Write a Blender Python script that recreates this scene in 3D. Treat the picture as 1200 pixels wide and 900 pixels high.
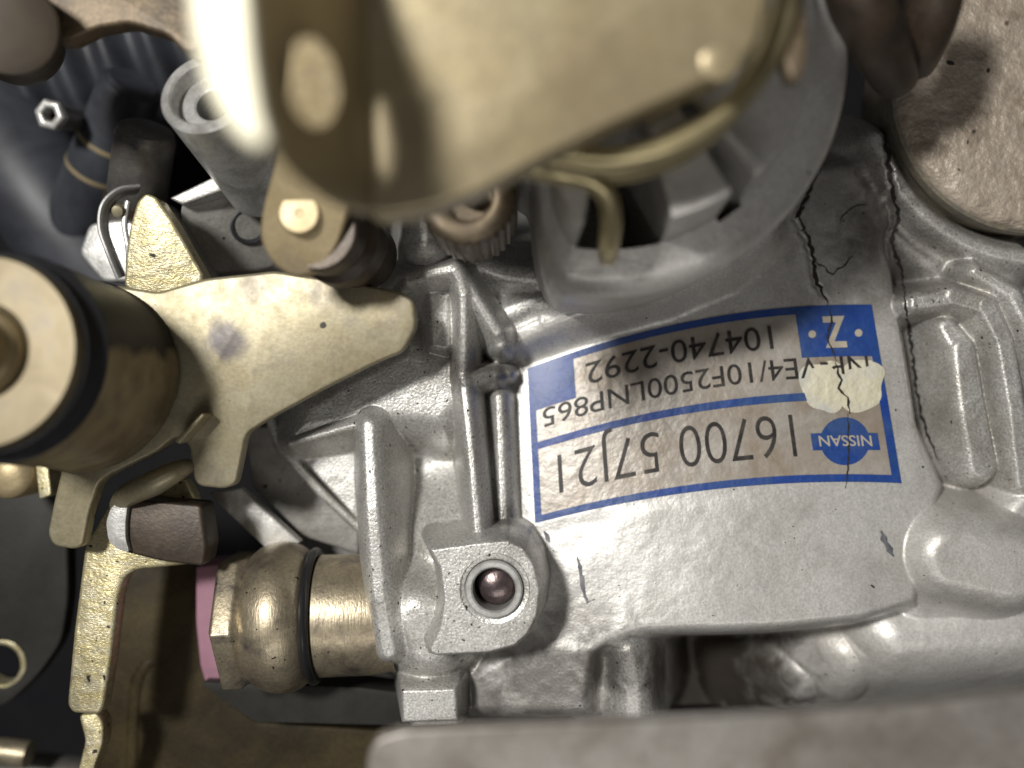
import bpy, bmesh, math, random
import numpy as np
from mathutils import Vector, Matrix

for o in list(bpy.data.objects):
    bpy.data.objects.remove(o, do_unlink=True)
scene = bpy.context.scene
COL = scene.collection
MM = 0.001
random.seed(4)

# ------------------------------------------------------------------ camera
D = 161.0                       # camera height in mm above the label plane (z = 0)
K = 0.14                        # mm per photo pixel on that plane
cam_d = bpy.data.cameras.new('camera')
cam = bpy.data.objects.new('camera', cam_d)
COL.objects.link(cam)
cam.location = (0, 0, D * MM)
cam_d.sensor_width = 36
cam_d.lens = 18 / (600 * K / D)
cam_d.clip_start = 0.002
cam_d.clip_end = 20
cam_d.dof.use_dof = True
cam_d.dof.focus_distance = (D - 3.0) * MM
cam_d.dof.aperture_fstop = cam_d.lens / 4.6
cam_d.dof.aperture_blades = 0
scene.camera = cam

# ------------------------------------------------------------------ light
world = bpy.data.worlds.new('World')
scene.world = world
world.use_nodes = True
bgn = world.node_tree.nodes['Background']
bgn.inputs[0].default_value = (1.0, 0.98, 0.95, 1)
bgn.inputs[1].default_value = 0.044


def area_light(name, loc, target, size, size_y, power, color):
    d = bpy.data.lights.new(name, 'AREA')
    d.shape = 'RECTANGLE'
    d.size = size * MM
    d.size_y = size_y * MM
    d.energy = power
    d.color = color
    o = bpy.data.objects.new(name, d)
    COL.objects.link(o)
    o.location = Vector(loc) * MM
    o.rotation_euler = (Vector(target) - Vector(loc)).to_track_quat('-Z', 'Y').to_euler()
    return o


area_light('work_lamp', (-185, 118, 430), (15, -10, 0), 58, 44, 2.05, (1.0, 0.98, 0.93))
area_light('garage_strip', (40, -330, 430), (0, 0, 0), 400, 70, 0.42, (1.0, 0.97, 0.92))

vs = scene.view_settings
vs.view_transform = 'Standard'
vs.look = 'None'
vs.exposure = 0.22
vs.gamma = 1.0
scene.render.engine = 'CYCLES'


# ------------------------------------------------------------------ coordinates
def S(z):
    return K * (D - z) / D


def P(px, py, z):
    s = S(z)
    return Vector(((px - 600) * s, -(py - 450) * s, z))


def xy(px, py, z):
    s = S(z)
    return ((px - 600) * s, -(py - 450) * s)


# ------------------------------------------------------------------ materials
def nodes_of(m):
    m.use_nodes = True
    nt = m.node_tree
    return nt, nt.nodes, nt.links


def noise(nt, co, size, detail=3, rough=0.55, dist=0.0):
    n = nt.nodes.new('ShaderNodeTexNoise')
    n.inputs['Scale'].default_value = 1000.0 / size
    n.inputs['Detail'].default_value = detail
    n.inputs['Roughness'].default_value = rough
    n.inputs['Distortion'].default_value = dist
    nt.links.new(co, n.inputs['Vector'])
    return n.outputs['Fac']


def ramp(nt, fac, a, b, ca=(0, 0, 0, 1), cb=(1, 1, 1, 1)):
    r = nt.nodes.new('ShaderNodeValToRGB')
    r.color_ramp.elements[0].position = a
    r.color_ramp.elements[1].position = b
    r.color_ramp.elements[0].color = ca
    r.color_ramp.elements[1].color = cb
    nt.links.new(fac, r.inputs[0])
    return r.outputs[0]


def mix(nt, fac, a, b, mode='MIX'):
    n = nt.nodes.new('ShaderNodeMix')
    n.data_type = 'RGBA'
    n.blend_type = mode
    for s, v in ((n.inputs[0], fac), (n.inputs[6], a), (n.inputs[7], b)):
        if hasattr(v, 'is_linked') or isinstance(v, bpy.types.NodeSocket):
            nt.links.new(v, s)
        elif isinstance(v, (int, float)):
            s.default_value = v
        else:
            s.default_value = (*v, 1) if len(v) == 3 else v
    return n.outputs[2]


def mathn(nt, op, a, b=None, clamp=False):
    n = nt.nodes.new('ShaderNodeMath')
    n.operation = op
    n.use_clamp = clamp
    for s, v in ((n.inputs[0], a), (n.inputs[1], b)):
        if v is None:
            continue
        if isinstance(v, bpy.types.NodeSocket):
            nt.links.new(v, s)
        else:
            s.default_value = v
    return n.outputs[0]


def make(name, base, metallic=0.0, rough=0.5, var=None, var_size=6, var_lo=0.4, var_hi=0.65,
         grain=0.0, grain_size=0.4, grain_col=0.0, lump=0.0, lump_size=3,
         pits=0.0, pit_size=1.6, dirt=None, dirt_size=14, dirt_lo=0.55, dirt_hi=0.72, dirt_amt=0.7,
         rough_var=0.0, streak=None, coat=0.0, spec=0.5, coord='Object', scratch=0.0, stains_shade=(), stain_shade_col=(0.05, 0.04, 0.03)):
    m = bpy.data.materials.new(name)
    nt, N, L = nodes_of(m)
    b = N['Principled BSDF']
    tc = N.new('ShaderNodeTexCoord')
    co = tc.outputs[coord]
    if streak:                              # squash coordinates so that noise runs in streaks
        mp = N.new('ShaderNodeMapping')
        mp.inputs['Scale'].default_value = streak
        L.new(co, mp.inputs[0])
        sco = mp.outputs[0]
    else:
        sco = co
    col = None
    if var is not None:
        f = ramp(nt, noise(nt, sco, var_size, 5, 0.62, 0.6), var_lo, var_hi)
        col = mix(nt, f, base, var)
    else:
        col = mix(nt, 0.0, base, base)
    g = None
    if grain or grain_col:
        g = noise(nt, sco, grain_size, 2, 0.6)
        if grain_col:
            lo = 1.0 - grain_col
            hi = 1.0 + grain_col
            gg = ramp(nt, g, 0.3, 0.7, (lo, lo, lo, 1), (hi, hi, hi, 1))
            col = mix(nt, 1.0, col, gg, 'MULTIPLY')
    if dirt is not None:
        f = ramp(nt, noise(nt, co, dirt_size, 6, 0.65, 0.4), dirt_lo, dirt_hi)
        f = mathn(nt, 'MULTIPLY', f, dirt_amt)
        col = mix(nt, f, col, dirt)
    for (sx_, sy_, sz_), srad, amt in stains_shade:               # local oil and painted-shade stains with ragged outlines
        vm = N.new('ShaderNodeVectorMath')
        vm.operation = 'DISTANCE'
        L.new(co, vm.inputs[0])
        vm.inputs[1].default_value = (sx_ * MM, sy_ * MM, sz_ * MM)
        dd = mathn(nt, 'DIVIDE', vm.outputs['Value'], srad * MM)
        nn = noise(nt, co, 4.5, 5, 0.6, 0.8)
        k_ = mathn(nt, 'MULTIPLY_ADD', nn, 1.5)
        L.new(mathn(nt, 'SUBTRACT', 0.68, dd), k_.node.inputs[2])
        f = ramp(nt, k_, 0.2, 1.1)
        col = mix(nt, mathn(nt, 'MULTIPLY', f, amt), col, stain_shade_col)
    if pits:
        p = noise(nt, co, pit_size, 1, 0.4)
        pm = ramp(nt, p, pits, pits + 0.035)
        col = mix(nt, pm, col, (0.03, 0.027, 0.022))
    L.new(col, b.inputs['Base Color'])
    b.inputs['Metallic'].default_value = metallic
    b.inputs['Roughness'].default_value = rough
    b.inputs['Specular IOR Level'].default_value = spec
    if coat:
        b.inputs['Coat Weight'].default_value = coat
        b.inputs['Coat Roughness'].default_value = 0.18
    if rough_var:
        r = noise(nt, sco, 2.2, 4, 0.65)
        rr = mathn(nt, 'MULTIPLY_ADD', r, rough_var * 2)
        N_ = rr.node
        N_.inputs[2].default_value = rough - rough_var
        L.new(rr, b.inputs['Roughness'])
    h = None
    if grain:
        h = mathn(nt, 'MULTIPLY', g, grain)
    if lump:
        l = noise(nt, co, lump_size, 3, 0.5)
        l = mathn(nt, 'MULTIPLY', l, lump)
        h = l if h is None else mathn(nt, 'ADD', h, l)
    if scratch:
        mp = N.new('ShaderNodeMapping')
        mp.inputs['Rotation'].default_value = (0, 0, 0.6)
        mp.inputs['Scale'].default_value = (1, 0.06, 1)
        L.new(co, mp.inputs[0])
        sc = noise(nt, mp.outputs[0], 0.35, 2, 0.6)
        sc = mathn(nt, 'MULTIPLY', sc, scratch)
        h = sc if h is None else mathn(nt, 'ADD', h, sc)
    if h is not None:
        bp = N.new('ShaderNodeBump')
        bp.inputs['Strength'].default_value = 1.0
        bp.inputs['Distance'].default_value = MM      # heights below are in mm
        L.new(h, bp.inputs['Height'])
        L.new(bp.outputs[0], b.inputs['Normal'])
    return m


STAINS_SHADE = [(P(640, 805, -4), 11, 0.75), (P(560, 815, -6), 6, 0.6), (P(712, 780, -4), 6, 0.7), (P(840, 785, -38), 22, 0.97), (P(800, 780, -12), 5, 0.8), (P(600, 610, -2), 4, 0.6), (P(598, 436, -1), 4, 0.6),  # spots in the hollow right of the pillar mix grime with painted shade
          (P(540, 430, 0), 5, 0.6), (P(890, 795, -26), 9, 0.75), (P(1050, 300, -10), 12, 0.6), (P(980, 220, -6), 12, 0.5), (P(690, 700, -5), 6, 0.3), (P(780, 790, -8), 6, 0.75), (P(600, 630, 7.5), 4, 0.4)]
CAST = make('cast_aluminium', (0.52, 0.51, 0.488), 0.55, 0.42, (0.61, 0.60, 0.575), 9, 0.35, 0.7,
            grain=0.09, grain_size=0.40, grain_col=0.32, lump=0.05, lump_size=3.2, stains_shade=STAINS_SHADE, pits=0.725, pit_size=0.75,
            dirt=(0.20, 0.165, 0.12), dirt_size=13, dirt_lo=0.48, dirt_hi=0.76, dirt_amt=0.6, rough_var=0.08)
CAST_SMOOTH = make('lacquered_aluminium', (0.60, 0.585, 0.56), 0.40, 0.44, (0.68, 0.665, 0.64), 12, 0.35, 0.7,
                   grain=0.04, grain_size=0.45, grain_col=0.16, lump=0.13, lump_size=2.0, stains_shade=STAINS_SHADE, pits=0.765, pit_size=0.9,
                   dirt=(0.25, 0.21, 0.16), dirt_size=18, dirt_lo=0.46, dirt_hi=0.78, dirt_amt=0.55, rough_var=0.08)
LEDGE = make('oily_ledge', (0.36, 0.34, 0.315), 0.5, 0.42, (0.20, 0.175, 0.15), 9, 0.35, 0.7, grain=0.05, grain_size=0.6, grain_col=0.12, dirt=(0.17, 0.145, 0.12), dirt_size=14, dirt_lo=0.52, dirt_hi=0.75, dirt_amt=0.6)
CAST_DULL = make('dull_aluminium', (0.33, 0.315, 0.29), 0.45, 0.5, (0.38, 0.37, 0.35), 10,
                 grain=0.07, grain_size=0.5, grain_col=0.15, lump=0.25, lump_size=3.5, pits=0.77,
                 dirt=(0.13, 0.11, 0.085), dirt_size=15, dirt_lo=0.5, dirt_hi=0.72, dirt_amt=0.7)
GOLD = make('yellow_zinc', (0.275, 0.235, 0.145), 0.45, 0.44, (0.33, 0.295, 0.205), 7, 0.35, 0.65,
            grain=0.012, grain_size=0.6, grain_col=0.11, lump=0.03, lump_size=3, pits=0.775, pit_size=2.0,
            dirt=(0.13, 0.115, 0.11), dirt_size=10, dirt_lo=0.56, dirt_hi=0.72, dirt_amt=0.6, rough_var=0.14,
            stains_shade=[(P(264, 398, 9), 3.6, 0.9), (P(385, 345, 9), 3.6, 0.45), (P(300, 340, 9), 3.2, 0.5), (P(245, 555, 9), 2.2, 0.5), (P(470, 360, 10), 3.0, 0.35)], stain_shade_col=(0.085, 0.075, 0.078))
GOLD_RAW = make('worn_yellow_zinc', (0.50, 0.43, 0.22), 0.6, 0.4, (0.58, 0.53, 0.38), 3, 0.35, 0.65,
                grain=0.08, grain_size=0.55, grain_col=0.25, lump=0.22, lump_size=2.0, pits=0.70, pit_size=1.5,
                dirt=(0.22, 0.19, 0.14), dirt_size=6, dirt_lo=0.55, dirt_hi=0.72, dirt_amt=0.7,
                streak=(1, 2.6, 1), rough_var=0.1)
GOLD_TAN = make('tan_zinc', (0.38, 0.30, 0.17), 0.45, 0.45, (0.44, 0.355, 0.215), 5,
                grain=0.03, grain_size=0.5, grain_col=0.1, dirt=(0.22, 0.19, 0.16), dirt_size=9, dirt_amt=0.6)
LIP = make('zinc_painted_glare', (0.70, 0.66, 0.52), 0.5, 0.55, (0.70, 0.66, 0.52), 8)  # zinc lightened so the glare on the bracket lip sits in its colour
FACE = make('dull_gold_face', (0.135, 0.108, 0.062), 0.5, 0.45, (0.195, 0.16, 0.10), 8, dirt=(0.10, 0.095, 0.095), dirt_size=8, dirt_lo=0.55, dirt_hi=0.7, dirt_amt=0.6)
SPRING = make('bright_gold_wire', (0.56, 0.48, 0.28), 0.75, 0.32, (0.42, 0.355, 0.20), 5, rough_var=0.08)
GOLD_SOFT = make('olive_zinc', (0.40, 0.325, 0.19), 0.5, 0.36, (0.46, 0.39, 0.25), 12, 0.35, 0.7,
                 grain=0.03, grain_size=0.8, grain_col=0.06, dirt=(0.27, 0.205, 0.14), dirt_size=16, dirt_lo=0.48, dirt_hi=0.72, dirt_amt=0.5, rough_var=0.14)
BRASS = make('brass', (0.46, 0.395, 0.28), 0.75, 0.40, (0.29, 0.24, 0.175), 7, 0.4, 0.7,
             grain=0.02, grain_size=0.5, grain_col=0.15, pits=0.74, pit_size=0.9,
             dirt=(0.10, 0.085, 0.09), dirt_size=8, dirt_lo=0.5, dirt_hi=0.68, dirt_amt=0.8, rough_var=0.12, scratch=0.05)
BROWN = make('brown_steel', (0.07, 0.05, 0.034), 0.35, 0.45, (0.036, 0.028, 0.022), 7,
             grain=0.04, grain_size=0.6, grain_col=0.15, rough_var=0.1)
OLIVE = make('olive_dark_plate', (0.055, 0.041, 0.018), 0.1, 0.5, (0.024, 0.018, 0.009), 14, 0.35, 0.65,
             grain=0.02, grain_size=0.6, grain_col=0.25, rough_var=0.1, spec=0.15)
DARKPLATE = make('dark_grey_plate', (0.030, 0.029, 0.026), 0.15, 0.5, (0.02, 0.02, 0.018), 14,
                 grain=0.02, grain_size=0.6, grain_col=0.1, spec=0.2)
DARK_STEEL = make('dark_steel', (0.15, 0.145, 0.14), 0.6, 0.42, (0.22, 0.20, 0.175), 6,
                  grain=0.05, grain_size=0.5, grain_col=0.15, dirt=(0.2, 0.14, 0.07), dirt_size=7, dirt_amt=0.5)
STEEL = make('bright_steel', (0.64, 0.635, 0.62), 0.5, 0.33, (0.40, 0.39, 0.37), 5,
             grain=0.04, grain_size=0.5, grain_col=0.12, dirt=(0.2, 0.18, 0.15), dirt_size=6, dirt_amt=0.5, rough_var=0.1)
STEEL_MATTE = make('matte_steel', (0.34, 0.335, 0.33), 0.45, 0.5, (0.42, 0.41, 0.40), 8,
                   grain=0.03, grain_size=0.6, grain_col=0.08)
RUBBER = make('black_rubber', (0.018, 0.019, 0.022), 0.0, 0.5, (0.03, 0.03, 0.034), 9,
              grain=0.02, grain_size=0.6, grain_col=0.15, spec=0.35)
HOSE = make('blue_black_hose', (0.024, 0.026, 0.033), 0.0, 0.5, (0.05, 0.054, 0.066), 14,
            grain=0.02, grain_size=0.7, grain_col=0.1, spec=0.6)
ORING = make('o_ring_rubber', (0.015, 0.015, 0.016), 0.0, 0.3, spec=0.6)
PINK = make('pink_plastic', (0.33, 0.17, 0.225), 0.0, 0.55, (0.28, 0.14, 0.19), 10)
PIN = make('pin_steel', (0.20, 0.155, 0.15), 0.8, 0.3, (0.13, 0.10, 0.105), 2.2, grain=0.05, grain_size=0.7, rough_var=0.1)
PLASTIC = make('brown_plastic', (0.07, 0.056, 0.042), 0.0, 0.5, (0.09, 0.07, 0.05), 8)
RUST = make('rust_brown', (0.40, 0.34, 0.275), 0.15, 0.5, (0.31, 0.255, 0.20), 6, 0.35, 0.7,
            grain=0.06, grain_size=1.0, grain_col=0.10, lump=1.1, lump_size=2.6, pits=0.72, pit_size=2.6,
            dirt=(0.16, 0.12, 0.09), dirt_size=6, dirt_lo=0.55, dirt_hi=0.7, dirt_amt=0.5)
RUST_DARK = make('dark_rust_zinc', (0.17, 0.125, 0.075), 0.3, 0.5, (0.10, 0.075, 0.05), 4, grain=0.05, grain_size=0.6, grain_col=0.2)
RUST_EDGE = make('dull_edge', (0.24, 0.22, 0.19), 0.4, 0.45, (0.34, 0.30, 0.22), 3, grain=0.08, grain_size=0.6, grain_col=0.2)
SCREW = make('knurled_brass', (0.15, 0.115, 0.07), 0.6, 0.42, (0.085, 0.065, 0.045), 4, grain_col=0.1, grain=0.02)
FLOOR = make('oily_black', (0.008, 0.008, 0.010), 0.0, 0.7, (0.012, 0.012, 0.013), 30, spec=0.1)
PAPER = make('label_foil', (0.44, 0.405, 0.365), 0.2, 0.42, (0.33, 0.27, 0.21), 10, 0.40, 0.70,
             grain=0.03, grain_size=0.9, grain_col=0.06, lump=0.25, lump_size=2.4,
             dirt=(0.30, 0.25, 0.2), dirt_size=6, dirt_lo=0.55, dirt_hi=0.75, dirt_amt=0.45, coat=0.05)
BLUE = make('label_blue', (0.012, 0.052, 0.27), 0.0, 0.48, (0.02, 0.065, 0.23), 8, lump=0.25, lump_size=2.4,
            grain_col=0.1, grain_size=0.8, dirt=(0.08, 0.13, 0.22), dirt_size=9, dirt_lo=0.5, dirt_hi=0.75, dirt_amt=0.5, coat=0.05)
INK = make('label_ink', (0.03, 0.027, 0.026), 0.0, 0.45, (0.09, 0.08, 0.07), 3, 0.45, 0.75, spec=0.25)
INK_TAN = make('label_tan_ink', (0.52, 0.47, 0.38), 0.1, 0.4, (0.42, 0.37, 0.3), 3)
PAINT = make('cream_paint', (0.72, 0.67, 0.50), 0.0, 0.5, (0.66, 0.62, 0.50), 4,
             lump=0.6, lump_size=2.2, dirt=(0.45, 0.52, 0.62), dirt_size=8, dirt_lo=0.58, dirt_hi=0.7, dirt_amt=0.5)
CRACK = make('crack_dark', (0.022, 0.019, 0.017), 0.0, 0.6)
INK_BLUE = make('marker_ink', (0.07, 0.075, 0.10), 0.0, 0.5, (0.2, 0.2, 0.2), 2)
REFLECTION = make('painted_reflection', (0.56, 0.53, 0.45), 0.4, 0.24, (0.53, 0.52, 0.49), 4, lump=0.3, lump_size=3)  # lamp reflection on the lacquer painted as a colour; assigned to nothing


def roller_material():
    """Bronze-brown drum whose upper side is still covered by a worn black coating."""
    m = bpy.data.materials.new('worn_black_drum')
    nt, N, L = nodes_of(m)
    b = N['Principled BSDF']
    tc = N.new('ShaderNodeTexCoord')
    co = tc.outputs['Object']
    sp = N.new('ShaderNodeSeparateXYZ')
    L.new(co, sp.inputs[0])
    n = noise(nt, co, 6, 5, 0.6)
    y = mathn(nt, 'MULTIPLY', sp.outputs[1], 1000.0)
    y = mathn(nt, 'ADD', y, -4.5)
    v = mathn(nt, 'MULTIPLY_ADD', n, 5.0)
    L.new(y, v.node.inputs[2])
    f = ramp(nt, mathn(nt, 'MULTIPLY', v, 0.25), 0.10, 0.55)
    brown = mix(nt, ramp(nt, noise(nt, co, 5, 5), 0.4, 0.7), (0.34, 0.275, 0.165), (0.20, 0.16, 0.10))
    black = mix(nt, ramp(nt, noise(nt, co, 7, 5), 0.4, 0.7), (0.020, 0.018, 0.017), (0.04, 0.034, 0.028))
    L.new(mix(nt, f, brown, black), b.inputs['Base Color'])
    met = mathn(nt, 'MULTIPLY_ADD', f, -0.45)
    met.node.inputs[2].default_value = 0.5
    L.new(met, b.inputs['Metallic'])
    b.inputs['Roughness'].default_value = 0.5
    b.inputs['Specular IOR Level'].default_value = 0.3
    return m


DRUM = roller_material()


# ------------------------------------------------------------------ mesh helpers
def link(name, me, mat, parent=None, smooth=True, angle=38):
    me.materials.append(mat)
    if smooth:
        me.polygons.foreach_set('use_smooth', [True] * len(me.polygons))
        if angle is not None:
            me.set_sharp_from_angle(angle=math.radians(angle))
    o = bpy.data.objects.new(name, me)
    COL.objects.link(o)
    if parent is not None:
        o.parent = parent
        r = parent
        off = Vector((0, 0, 0))
        while r is not None:
            off += r.location
            r = r.parent
        o.location = -off
    return o


def thing(name, label, cat, loc, group=None):
    o = bpy.data.objects.new(name, None)
    COL.objects.link(o)
    o.empty_display_size = 0.005
    o.location = Vector(loc) * MM
    o['label'] = label
    o['category'] = cat
    if group:
        o['group'] = group
    return o


def tag(o, label, cat, group=None):
    o['label'] = label
    o['category'] = cat
    if group:
        o['group'] = group
    # move the origin to the centre of the mesh
    me = o.data
    c = sum((v.co for v in me.vertices), Vector()) / max(1, len(me.vertices))
    me.transform(Matrix.Translation(-c))
    o.location = o.location + c
    return o


def mesh_from(name, verts, faces):
    me = bpy.data.meshes.new(name)
    me.from_pydata([tuple(Vector(v) * MM) for v in verts], [], faces)
    me.update()
    return me


def finish(me, bevel=0.0, segs=3, ang=30, subdiv=0):
    bm = bmesh.new()
    bm.from_mesh(me)
    bmesh.ops.recalc_face_normals(bm, faces=bm.faces)
    if bevel:
        ed = [e for e in bm.edges if len(e.link_faces) == 2 and e.calc_face_angle(0) > math.radians(ang)]
        bmesh.ops.bevel(bm, geom=ed, offset=bevel * MM, offset_type='OFFSET', segments=segs, profile=0.5,
                        affect='EDGES', clamp_overlap=True)
    bm.to_mesh(me)
    bm.free()
    return me


def round_poly(pts, r, n=5):
    """Round the corners of a closed outline; r is one radius or one per corner."""
    out = []
    N_ = len(pts)
    for i in range(N_):
        p0, p1, p2 = (Vector(pts[i - 1][:2]), Vector(pts[i][:2]), Vector(pts[(i + 1) % N_][:2]))
        rr = r[i] if isinstance(r, (list, tuple)) else r
        a, b = (p0 - p1), (p2 - p1)
        la, lb = a.length, b.length
        t = min(rr, la * 0.45, lb * 0.45)
        if t < 0.5:
            out.append(tuple(p1))
            continue
        A, B = p1 + a / la * t, p1 + b / lb * t
        for k in range(n + 1):
            u = k / n
            q = A * (1 - u) ** 2 + p1 * 2 * u * (1 - u) + B * u * u
            out.append(tuple(q))
    return out


def prism(name, outline, z, thick, mat, parent=None, bevel=0.4, segs=3, rnd=0, angle=38):
    """Plate: outline in photo pixels, z (number or function of px,py) is its top, walls run straight down."""
    pts = round_poly(outline, rnd) if rnd else [tuple(p[:2]) for p in outline]
    zf = z if callable(z) else (lambda a, b: z)
    top = [P(a, b, zf(a, b)) for a, b in pts]
    bot = [Vector((v.x, v.y, v.z - thick)) for v in top]
    n = len(pts)
    faces = [tuple(range(n)), tuple(range(2 * n - 1, n - 1, -1))]
    for i in range(n):
        j = (i + 1) % n
        faces.append((i, n + i, n + j, j))
    me = finish(mesh_from(name, top + bot, faces), bevel, segs)
    return link(name, me, mat, parent, angle=angle)


def frame(axis):
    a = Vector(axis).normalized()
    u = a.orthogonal().normalized()
    return a, u, a.cross(u)


def lathe_mesh(name, centre, axis, prof, seg=48, phase=0.0, squash=None):
    a, u, v = frame(axis)
    c = Vector(centre)
    verts, faces, rings = [], [], []
    for r, h in prof:
        if r <= 1e-6:
            rings.append([len(verts)])
            verts.append(c + a * h)
        else:
            ring = []
            for i in range(seg):
                t = 2 * math.pi * (i + phase) / seg
                rr = r if squash is None else r * squash(t, h)
                ring.append(len(verts))
                verts.append(c + a * h + (u * math.cos(t) + v * math.sin(t)) * rr)
            rings.append(ring)
    for A, B in zip(rings, rings[1:]):
        if len(A) == 1 and len(B) == 1:
            continue
        for i in range(seg):
            j = (i + 1) % seg
            if len(A) == 1:
                faces.append((A[0], B[i], B[j]))
            elif len(B) == 1:
                faces.append((A[i], A[j], B[0]))
            else:
                faces.append((A[i], A[j], B[j], B[i]))
    return finish(mesh_from(name, verts, faces))


def lathe(name, centre, axis, prof, mat, parent=None, seg=48, angle=32, phase=0.0, bevel=0, squash=None):
    me = lathe_mesh(name, centre, axis, prof, seg, phase, squash)
    if bevel:
        me = finish(me, bevel, 3)
    return link(name, me, mat, parent, angle=angle)


def tube(name, pts, rad, mat, parent=None, seg=20, smooth_n=6, flat=None, angle=50):
    """Round (or flattened) bar along a path in mm, smoothed by Catmull-Rom."""
    p = [Vector(q) for q in pts]
    rads = rad if isinstance(rad, (list, tuple)) else [rad] * len(p)
    path, rr = [], []
    for i in range(len(p) - 1):
        p0, p1, p2, p3 = p[max(i - 1, 0)], p[i], p[i + 1], p[min(i + 2, len(p) - 1)]
        for k in range(smooth_n):
            t = k / smooth_n
            path.append(0.5 * ((2 * p1) + (p2 - p0) * t + (2 * p0 - 5 * p1 + 4 * p2 - p3) * t * t + (3 * p1 - p0 - 3 * p2 + p3) * t ** 3))
            rr.append(rads[i] * (1 - t) + rads[i + 1] * t)
    path.append(p[-1])
    rr.append(rads[-1])
    verts, faces = [], []
    up = Vector((0, 0, 1))
    n = len(path)
    for i, q in enumerate(path):
        d = (path[min(i + 1, n - 1)] - path[max(i - 1, 0)]).normalized()
        u = up.cross(d)
        if u.length < 1e-3:
            u = Vector((1, 0, 0))
        u.normalize()
        v = d.cross(u)
        for k in range(seg):
            t = 2 * math.pi * k / seg
            fx, fy = flat if flat else (1, 1)
            verts.append(q + u * math.cos(t) * rr[i] * fx + v * math.sin(t) * rr[i] * fy)
    for i in range(n - 1):
        for k in range(seg):
            a, b = i * seg + k, i * seg + (k + 1) % seg
            faces.append((a, b, b + seg, a + seg))
    faces.append(tuple(range(seg - 1, -1, -1)))
    faces.append(tuple(range((n - 1) * seg, n * seg)))
    me = finish(mesh_from(name, verts, faces))
    return link(name, me, mat, parent, angle=angle)


def annulus_plate(name, outline, hole_c, hole_r, z, thick, mat, parent=None, n=72, bevel=0.5, hole_rot=0.0, segs=3):
    """Plate with an elliptical hole; outline is star-shaped about the hole centre (all in pixels)."""
    cx, cy = hole_c
    pts = [Vector(q) for q in outline]
    outer, inner = [], []
    for i in range(n):
        t = 2 * math.pi * i / n
        d = Vector((math.cos(t), math.sin(t)))
        best = 1e9
        for a, b in zip(pts, pts[1:] + pts[:1]):
            e = b - a
            den = d.x * e.y - d.y * e.x
            if abs(den) < 1e-9:
                continue
            w = a - Vector((cx, cy))
            s = (w.x * e.y - w.y * e.x) / den
            q = (w.x * d.y - w.y * d.x) / den
            if s > 0 and -1e-6 <= q <= 1 + 1e-6:
                best = min(best, s)
        outer.append((cx + d.x * best, cy + d.y * best))
        ca, sa = math.cos(hole_rot), math.sin(hole_rot)
        ex, ey = hole_r[0] * math.cos(t - hole_rot), hole_r[1] * math.sin(t - hole_rot)
        inner.append((cx + ex * ca - ey * sa, cy + ex * sa + ey * ca))
    zf = z if callable(z) else (lambda a, b: z)
    to = [P(a, b, zf(a, b)) for a, b in outer]
    ti = [P(a, b, zf(a, b)) for a, b in inner]
    dn = Vector((0, 0, -thick))
    verts = to + ti + [v + dn for v in to] + [v + dn for v in ti]
    faces = []
    for i in range(n):
        j = (i + 1) % n
        faces += [(i, j, n + j, n + i), (2 * n + i, 3 * n + i, 3 * n + j, 2 * n + j),
                  (i, 2 * n + i, 2 * n + j, j), (n + i, n + j, 3 * n + j, 3 * n + i)]
    me = finish(mesh_from(name, verts, faces), bevel, segs, 45)
    return link(name, me, mat, parent)


# ------------------------------------------------------------------ ground of the engine bay
fl = link('engine_bay_floor', mesh_from('engine_bay_floor', [(-400, -400, -110), (400, -400, -110), (400, 400, -110), (-400, 400, -110)],
                                        [(0, 1, 2, 3)]), FLOOR, smooth=False)
fl['kind'] = 'structure'

# ================================================================== INJECTION PUMP
pump = thing('injection_pump', 'silver cast aluminium fuel injection pump carrying the blue printed label', 'fuel pump', (20, -10, -40))

# ---- the casting: a solid relief built from analytic features with cast fillets
rng = np.random.RandomState(7)
LAT = rng.rand(256, 256)


def vnoise(X, Y, size):
    u, v = X / size, Y / size
    i, j = np.floor(u).astype(int), np.floor(v).astype(int)
    f, g = u - i, v - j
    f, g = f * f * (3 - 2 * f), g * g * (3 - 2 * g)
    a = LAT[i % 256, j % 256]
    b = LAT[(i + 1) % 256, j % 256]
    c = LAT[i % 256, (j + 1) % 256]
    d = LAT[(i + 1) % 256, (j + 1) % 256]
    return (a * (1 - f) + b * f) * (1 - g) + (c * (1 - f) + d * f) * g - 0.5


def sd_poly(X, Y, pts):
    n = len(pts)
    d = np.full(X.shape, 1e9)
    s = np.ones(X.shape)
    for i in range(n):
        ax, ay = pts[i]
        bx, by = pts[i - 1]
        ex, ey = bx - ax, by - ay
        wx, wy = X - ax, Y - ay
        t = np.clip((wx * ex + wy * ey) / (ex * ex + ey * ey), 0, 1)
        dx, dy = wx - ex * t, wy - ey * t
        d = np.minimum(d, dx * dx + dy * dy)
        c1, c2, c3 = Y >= ay, Y < by, ex * wy > ey * wx
        flip = (c1 & c2 & c3) | (~c1 & ~c2 & ~c3)
        s = np.where(flip, -s, s)
    return s * np.sqrt(d)


def sp(t, r):
    t = np.maximum(t, 0)
    return np.where(t < 2 * r, t * t / (4 * r), t - r)


def smax(a, b, k):
    h = np.clip(0.5 + 0.5 * (a - b) / k, 0, 1)
    return b * (1 - h) + a * h + k * h * (1 - h)


def smin(a, b, k):
    return -smax(-a, -b, k)


def barrel(X, Y):
    ax = 43.0                               # apex line, mm
    base = -4.0 - (X - ax) ** 2 / (2 * 170.0) - 0.10 * (Y + 8)
    return base


FEATS = []                                   # (part name, kind, evaluator, k)


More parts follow.
